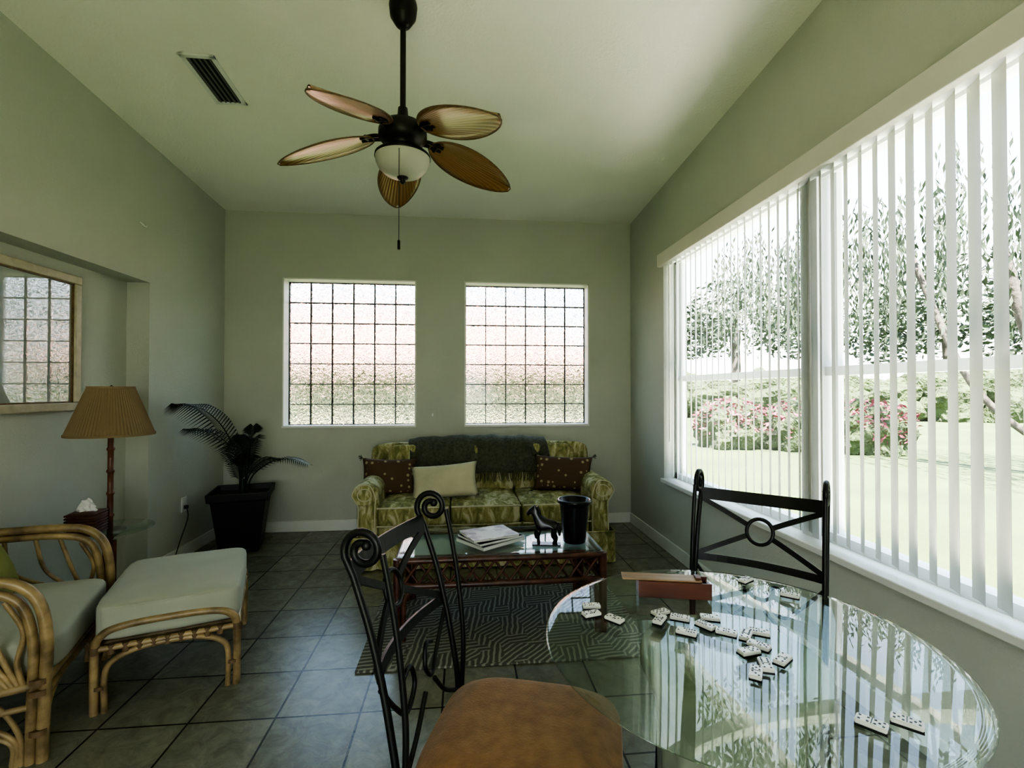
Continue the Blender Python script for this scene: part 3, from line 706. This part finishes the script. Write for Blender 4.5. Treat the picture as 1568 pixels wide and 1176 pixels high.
# ------------------------------------------------------------------ rattan armchair
e = empty('rattan_armchair', (-1.895, 2.19, 0), rz=radians(110))
hw = .375; st = []; wr = []
for s in (-1, 1):
    x = s*hw
    st.append((cat([(x, -.285, 0), (x, -.29, .25), (x, -.295, .43), (x, -.27, .57), (x, -.20, .645), (x, -.08, .665), (x, .10, .67), (x, .26, .68)]), .019))
    st.append((cat([(x, -.252, 0), (x, -.256, .25), (x, -.258, .41), (x, -.235, .54), (x, -.18, .605), (x, -.06, .63), (x, .10, .635), (x, .26, .645)]), .016))
    for k, (yy, zz) in enumerate(((-.2, .585), (-.12, .62), (-.03, .63), (.08, .635), (.19, .64))):
        st.append((cat([(x, -.235+k*.012, .27), (x, -.215+k*.03, .36), (x, yy-.03+k*.005, .47), (x, yy+.02, zz)]), .009))
    for k, (yy, zz) in enumerate(((-.13, .25), (-.02, .25), (.1, .25))):
        st.append((cat([(x, -.23+k*.012, .0+.0), (x, -.225+k*.02, .1), (x, yy-.05, .2), (x, yy, zz)]), .009))
    st.append(([(x, -.285, .275), (x, .28, .255)], .016)); st.append(([(x, -.26, .20), (x, .27, .185)], .011))
    st.append((cat([(x, .30, 0), (x, .27, .25), (x, .28, .6), (x*.97, .31, .82), (x*.8, .325, .90), (0, .33, .92)]), .019))
    for z in (.24, .28, .10): wr.append(([(x, -.276, z), (x, -.276, z+.02)], .03))
    wr.append(([(x, .27, .62), (x, .275, .68)], .024))
for yy, z in ((-.287, .275), (-.285, .235), (.272, .255), (.285, .6)): st.append(([(-hw, yy, z), (hw, yy, z)], .015))
st.append((cat([(-hw+.02, -.28, .0), (-hw+.03, -.28, .12), (-hw+.12, -.28, .21), (0, -.28, .225), (hw-.12, -.28, .21), (hw-.03, -.28, .12), (hw-.02, -.28, 0)]), .012))
for i in range(7): xx = -.27+i*.09; st.append((cat([(xx, .275, .26), (xx*1.05, .30, .6), (xx, .32, .90)]), .009))
for i in range(6): st.append(([(-hw, -.2+i*.09, .265), (hw, -.2+i*.09, .265)], .009))
tubes('frame', st, RT, e); tubes('bindings', wr, M['wrap'], e, res=2)
cushion('seat_cushion', (.69, .58, .15), M['cush'], e, (0, -.02, .36), (radians(2), 0, 0), n=8, puff=.02, wr=.002)
cushion('back_cushion', (.68, .15, .50), M['cush'], e, (0, .205, .66), (radians(-8), 0, 0), n=7, puff=.0)
p = bpy.data.objects.new('lumbar_pillow', None); COL.objects.link(p); p.parent = e; p.location = (.06, .045, .55); p.rotation_euler = (radians(-20), 0, 0)
pillow('pillow_cover', .40, .26, .12, M['lime'], p)

# ------------------------------------------------------------------ round glass table
tx, ty = .645, 1.115; TZ = .74
e = empty('glass_dining_table', (tx, ty, 0))
lathe('glass_top', [(0, TZ-.012), (.44, TZ-.012), (.447, TZ-.009), (.449, TZ-.004), (.444, TZ-.001), (.425, TZ), (0, TZ)], M['glass'], e, n=96)
v = []; f = []; n = 96
lv = [(.0, .0), (.172, .0), (.175, .02), (.175, .05), (.165, .07), (.160, .12), (.162, .57), (.18, .65), (.20, .69), (.20, .715), (.195, TZ-.0125), (0, TZ-.0125)]
for r, z in lv:
    for i in range(n):
        a = 2*pi*i/n; fl = 1-(.035*abs(sin(a*8)) if .1 < z < .62 else 0); v.append((-.035+r*fl*cos(a), -.045+r*fl*sin(a), z))
for j in range(len(lv)-1):
    for i in range(n): f.append((j*n+i, j*n+(i+1) % n, (j+1)*n+(i+1) % n, (j+1)*n+i))
mesh('pedestal', v, f, M['pedestal'], e, sm=True)
dm = [(.347,1.300,-5),(.335,1.255,15),(.386,1.221,-50),(.517,1.244,20),(.499,1.206,50),(.555,1.211,-30),(.538,1.138,-35),(.631,1.203,-20),(.600,1.165,-60),(.633,1.128,-35),(.671,1.109,50),(.711,1.120,-30),(.636,1.040,10),(.674,1.062,-50),(.690,1.002,35),(.603,.961,55),(.640,.985,70),(.712,.795,-50),(.777,.792,-45),(.866,1.43,30),(.928,1.313,-40)]
bm = bmesh.new()
def dbox(c, a, s, mi, z):
    r = bmesh.ops.create_cube(bm, size=1); R_ = Matrix.Rotation(a, 4, 'Z')
    for q in r['verts']: q.co = R_ @ Vector((q.co.x*s[0]+c[2], q.co.y*s[1]+c[3], 0))+Vector((c[0], c[1], z+q.co.z*s[2]))
    for fc in {fc for q in r['verts'] for fc in q.link_faces}: fc.material_index = mi
    return r
pat = {0: [], 1: [(0,0)], 2: [(-1,-1),(1,1)], 3: [(-1,-1),(0,0),(1,1)], 4: [(-1,-1),(1,1),(-1,1),(1,-1)], 5: [(-1,-1),(1,1),(-1,1),(1,-1),(0,0)], 6: [(-1,-1),(1,1),(-1,1),(1,-1),(0,1),(0,-1)]}
for (x, y, a) in dm:
    a = radians(a)
    dbox((x, y, 0, 0), a, (.0475, .0245, .004), 1, TZ+.0022)
    r = dbox((x, y, 0, 0), a, (.047, .024, .008), 0, TZ+.0082)
    bmesh.ops.bevel(bm, geom=list({ed for q in r['verts'] for ed in q.link_edges}), offset=.0015, segments=2, affect='EDGES')
    dbox((x, y, 0, 0), a, (.0014, .019, .0006), 1, TZ+.0124)
    for s in (-1, 1):
        for (px, py) in pat[random.randint(2, 6)]:
            rr = bmesh.ops.create_cone(bm, cap_ends=True, segments=10, radius1=.0022, radius2=.0022, depth=.0006); R_ = Matrix.Rotation(a, 4, 'Z')
            for q in rr['verts']: q.co = R_ @ (q.co+Vector((s*.0115+px*.0062, py*.0062, 0)))+Vector((x, y, TZ+.0125))
            for fc in {fc for q in rr['verts'] for fc in q.link_faces}: fc.material_index = 1
me = bpy.data.meshes.new('dominoes'); bm.to_mesh(me); bm.free(); me.materials.append(M['domino']); me.materials.append(M['pip']); COL.objects.link(bpy.data.objects.new('dominoes', me))
e = empty('domino_box', (.605, 1.365, TZ+.0005), rz=radians(-13))
L = [((-.1, -.03, 0), (.1, .03, .006)), ((-.1, -.03, .006), (.1, -.025, .045)), ((-.1, .025, .006), (.1, .03, .045)), ((-.1, -.025, .006), (-.094, .025, .045)), ((.094, -.025, .006), (.1, .025, .036))]
boxes('case', L, M['wood'], e)
box('sliding_lid', (-.145, -.0245, .0455), (.075, .0245, .050), M['woodlite'], e, bev=.001)
box('lid_stop', (.06, -.015, .0505), (.075, .015, .056), M['wood'], e, bev=.001)

# ------------------------------------------------------------------ wrought iron dining chairs
def iron_chair(loc, rz, depth=.42):
    e = empty('dining_chair', (loc[0], loc[1], 0), rz)
    IR = M['iron']; hw = .2; yb = depth/2; st = []
    for s in (-1, 1):
        x = s*hw
        c = Vector((x, yb+.082, .99))
        spiral = [c+Vector((0, cos(radians(-20)+t*radians(500))*.046*(1-.7*t), sin(radians(-20)+t*radians(500))*.046*(1-.7*t))) for t in [i/33 for i in range(34)]]
        base = cat([(x, yb+.10, 0), (x, yb+.03, .25), (x, yb, .45), (x, yb+.02, .62), (x, yb+.06, .80), (x, yb+.105, .935)], 8)
        st.append((base+spiral, .0085))
        st.append((cat([(x, yb-.01, .46), (x, yb-.015, .62), (x, yb+.0, .78), (x, yb+.02, .90), (x, yb+.038, .985)], 8), .007))
        lathe('scroll_ball', [(0, -.012), (.008, -.009), (.012, 0), (.008, .009), (0, .012)], IR, e, loc=tuple(spiral[-1]), n=14)
        st.append((cat([(x*.98, -yb-.02, 0), (x*.96, -yb+.01, .2), (x*.94, -yb+.02, .44)], 8), .0095))
        st.append((cat([(x, yb+.02, .30), (x, 0, .36), (x*.95, -yb+.01, .30)], 8), .006))
        st.append((cat([(x, yb, .45), (x*1.0, 0, .435), (x*.94, -yb+.02, .44)], 6), .008))
    def by(z): return yb+.02+(z-.62)*.27
    for z, w in ((.945, .042), (.725, .024)):
        pts = [(hw*t, by(z)+.03*(1-t*t), z-(.006*(1-t*t) if w > .03 else 0)) for t in [i/12*2-1 for i in range(13)]]
        band('rail', pts, (0, .27, 1), w, .009, IR, e)
    ZC = .832
    for s in (-1, 1):
        for q in (-1, 1):
            pts = []
            for i in range(11):
                t = i/10; xx = q*(.036+(hw-.038)*t); zz = ZC+s*(.016+.080*t); tt = xx/hw
                pts.append((xx, by(zz)+.03*(1-tt*tt), zz))
            band('cross_strap', pts, (0, .27, 1), .017, .008, IR, e)
    st.append(([(.042*cos(q), by(ZC+.042*sin(q))+.029, ZC+.042*sin(q)) for q in [2*pi*i/28 for i in range(28)]], .0065, True))
    for s in (-1, 1):
        st.append((cat([(s*hw, by(.70), .70), (s*.13, by(.64)+.015, .62), (s*.08, by(.60)+.02, .58), (s*.035, by(.60)+.02, .62), (s*.05, by(.62)+.02, .67), (s*.09, by(.62)+.02, .66)], 6), .006))
        st.append((cat([(s*hw, yb, .47), (s*.1, yb+.005, .53), (s*.03, yb+.008, .60)], 6), .006))
    st.append(([(-hw, yb, .45), (hw, yb, .45)], .009)); st.append(([(-hw*.94, -yb+.02, .44), (hw*.94, -yb+.02, .44)], .009))
    tubes('iron_frame', st, IR, e)
    bm = bmesh.new(); bmesh.ops.create_cube(bm, size=2); bmesh.ops.subdivide_edges(bm, edges=list(bm.edges), cuts=18, use_grid_fill=True)
    for q in bm.verts:
        x, y, z = q.co
        k = (abs(x)**4.2+abs(y)**4.2)**(1/4.2); m_ = max(abs(x), abs(y))
        if k > 0: x, y = x*m_/k, y*m_/k
        rr = (abs(x)**4.2+abs(y)**4.2)**(1/4.2)
        edge = (1-max(0, rr-.72)**2*9.0)
        shrink = 1-.05*abs(z)**4
        q.co = Vector((x*.225*shrink, y*(depth/2+.012)*shrink, z*.040*max(.35, edge)+(.014*(1-rr*rr) if z > 0 else 0)))
    me = bpy.data.meshes.new('seat_cushion'); bm.to_mesh(me); bm.free(); smooth(me)
    link(bpy.data.objects.new('seat_cushion', me), e, M['tan'], (0, -.015, .494))
    return e
iron_chair((.135, 1.170), radians(72.7), .43)
iron_chair((.838, 1.409), radians(-42.5), .38)

# ------------------------------------------------------------------ outdoors
box('ground', (-60, -40, -.16), (90, 90, -.14), M['grass'])
box('bounce_slab', (1.9, -6, -.139), (3.3, 6, -.12), M['bounce_slab'])  # unseen slab added outside the window to bounce sunlight onto the ceiling
e = empty('neighbour_house', (0, 0, 0))
box('walls', (-9, 10, -.14), (3.0, 16, 1.8), M['stucco'], e)
mesh('roof', [(-9.6, 9.5, 1.75), (3.5, 9.5, 1.75), (.8, 13, 3.55), (-6, 13, 3.55), (-9.6, 16.5, 1.75), (3.5, 16.5, 1.75)], [(0,1,2,3), (2,5,4,3), (0,3,4), (1,5,2), (0,1,5,4)], M['terra'], e)
def leafcloud(name, blobs, n, size, mat, parent, hang=0):
    v = []; f = []
    for c, r in blobs:
        for k in range(n):
            d = Vector((random.gauss(0, 1), random.gauss(0, 1), random.gauss(0, 1))).normalized()*(random.random()**.4)
            p = Vector(c)+Vector((d.x*r[0], d.y*r[1], d.z*r[2]))
            cnt = random.randint(hang//2, hang) if hang else 1
            for h in range(cnt):
                q = p+Vector((random.uniform(-.03, .03), random.uniform(-.03, .03), -h*size*.8))
                if hang: a = Vector((random.gauss(0, .35), random.gauss(0, .35), -1)).normalized()*size
                else: a = Vector((random.gauss(0, 1), random.gauss(0, 1), random.gauss(0, .6))).normalized()*size
                b = a.cross(Vector((random.gauss(0, 1), random.gauss(0, 1), random.gauss(0, 1)))).normalized()*size*(.26 if hang else .4)
                i = len(v); v += [q-a*.5, q+b*.5, q+a*.5, q-b*.5]; f.append((i, i+1, i+2, i+3))
    return mesh(name, v, f, mat, parent)
def blobmesh(name, c, r, mat, parent, seed):
    rnd = random.Random(seed); bm = bmesh.new(); bmesh.ops.create_icosphere(bm, subdivisions=4, radius=1)
    for q in bm.verts:
        k = 1+.10*sin(q.co.x*9+seed)+.10*sin(q.co.y*8+q.co.z*7+seed*2)+.05*rnd.uniform(-1, 1)
        q.co = Vector((q.co.x*r[0]*k, q.co.y*r[1]*k, q.co.z*r[2]*k))+Vector(c)
        q.co.z = max(q.co.z, -.138)
    me = bpy.data.meshes.new(name); bm.to_mesh(me); bm.free(); return link(bpy.data.objects.new(name, me), parent, mat)
e = empty('hedge', (0, 0, 0))
for i in range(14):
    t = i/13; blobmesh('shrub_%d' % (i+1), (9+30*t, 27-12*t, .5), (2.0, 1.7, 1.7+.4*sin(i*2.1)), M['hedge'], e, i)
e = empty('flowering_bush', (0, 0, 0))
pb = ((6.9, 12.0, .2), (8.3, 11.4, .25), (9.5, 10.6, .2))
for i, c in enumerate(pb): blobmesh('shrub_%d' % (i+1), c, (.85, .8, .8), M['hedge'], e, 20+i)
leafcloud('blossoms', [((c[0], c[1], .5), (.95, .95, .65)) for c in pb], 1100, .15, M['pink'], e)
def tree(name, base, trunk, blobs, n, size, hang, mat=None):
    e = empty(name, base)
    tubes('trunk', trunk, M['bark'], e)
    leafcloud('leaves', blobs, n, size, mat or M['foliage'], e, hang)
tree('willow_tree', (10.0, 7.2, -.14), [(cat([(0, 0, 0), (-.05, .1, 1.2), (-.4, .2, 2.4), (-.7, .4, 4)]), .10), (cat([(-.05, .05, .6), (.5, -.3, 1.5), (1.1, -.6, 3.8)]), .07), (cat([(0, .05, .3), (-.7, .9, 1.6), (-1.0, 1.8, 4.2)]), .06)],
     [((-.6, .6, 5.0), (2.2, 2.2, .9)), ((-1.6, 2.6, 4.6), (1.6, 1.6, .9)), ((.8, -.8, 4.8), (2.0, 2.0, .9)), ((-.8, -2.2, 4.5), (1.8, 1.8, .9)), ((-2.2, 4.4, 4.8), (1.6, 1.6, .8))], 180, .19, 14)
tree('oak_tree', (21, 36, -.14), [(cat([(0, 0, 0), (.1, 0, 3), (0, .2, 7)]), .35)], [((0, 0, 7.2), (4.2, 4.2, 3.2)), ((3.5, -2.5, 6), (3.2, 3.2, 2.4)), ((-2.6, 1.2, 6), (3, 3, 2.2))], 1100, .55, 0)
tree('oak_tree', (36, 33, -.14), [(cat([(0, 0, 0), (.1, 0, 3), (0, .2, 7)]), .35)], [((0, 0, 8), (4.5, 4.5, 4.2)), ((3.5, -2.5, 6), (3.6, 3.6, 3.0)), ((-3.6, 1.2, 6), (3.4, 3.4, 2.8))], 1200, .6, 0)

# ------------------------------------------------------------------ light
w = bpy.data.worlds.new('World'); S.world = w; w.use_nodes = True; nt = w.node_tree
for n in list(nt.nodes): nt.nodes.remove(n)
out = nt.nodes.new('ShaderNodeOutputWorld'); bg = nt.nodes.new('ShaderNodeBackground'); tc = nt.nodes.new('ShaderNodeTexCoord'); sx = nt.nodes.new('ShaderNodeSeparateXYZ')
cr = nt.nodes.new('ShaderNodeValToRGB'); cr.color_ramp.elements[0].color = (1.0,.98,.92,1); cr.color_ramp.elements[1].color = (.46,.62,.84,1); cr.color_ramp.elements[0].position = .02; cr.color_ramp.elements[1].position = .42
nt.links.new(tc.outputs['Generated'], sx.inputs[0]); nt.links.new(sx.outputs[2], cr.inputs[0]); nt.links.new(cr.outputs[0], bg.inputs[0]); bg.inputs[1].default_value = 2.0
nt.links.new(bg.outputs[0], out.inputs[0])
sd = bpy.data.lights.new('sun', 'SUN'); sd.energy = 30; sd.angle = radians(1); sd.color = (1, .95, .84)
so = bpy.data.objects.new('sun', sd); COL.objects.link(so); so.location = (-5, -5, 12); so.rotation_euler = Vector((.08, .45, -1)).to_track_quat('-Z', 'Y').to_euler()

# ------------------------------------------------------------------ camera
cd = bpy.data.cameras.new('camera'); cd.sensor_width = 36; cd.lens = 36*750/1568; cd.clip_start = .02; cd.clip_end = 300
co = bpy.data.objects.new('camera', cd); COL.objects.link(co); co.location = (0, 0, 1.33); co.rotation_euler = (radians(90.69), 0, radians(-5.79))
S.camera = co
S.view_settings.view_transform = 'AgX'
try: S.view_settings.look = 'AgX - High Contrast'
except Exception: pass
S.view_settings.exposure = 1.9
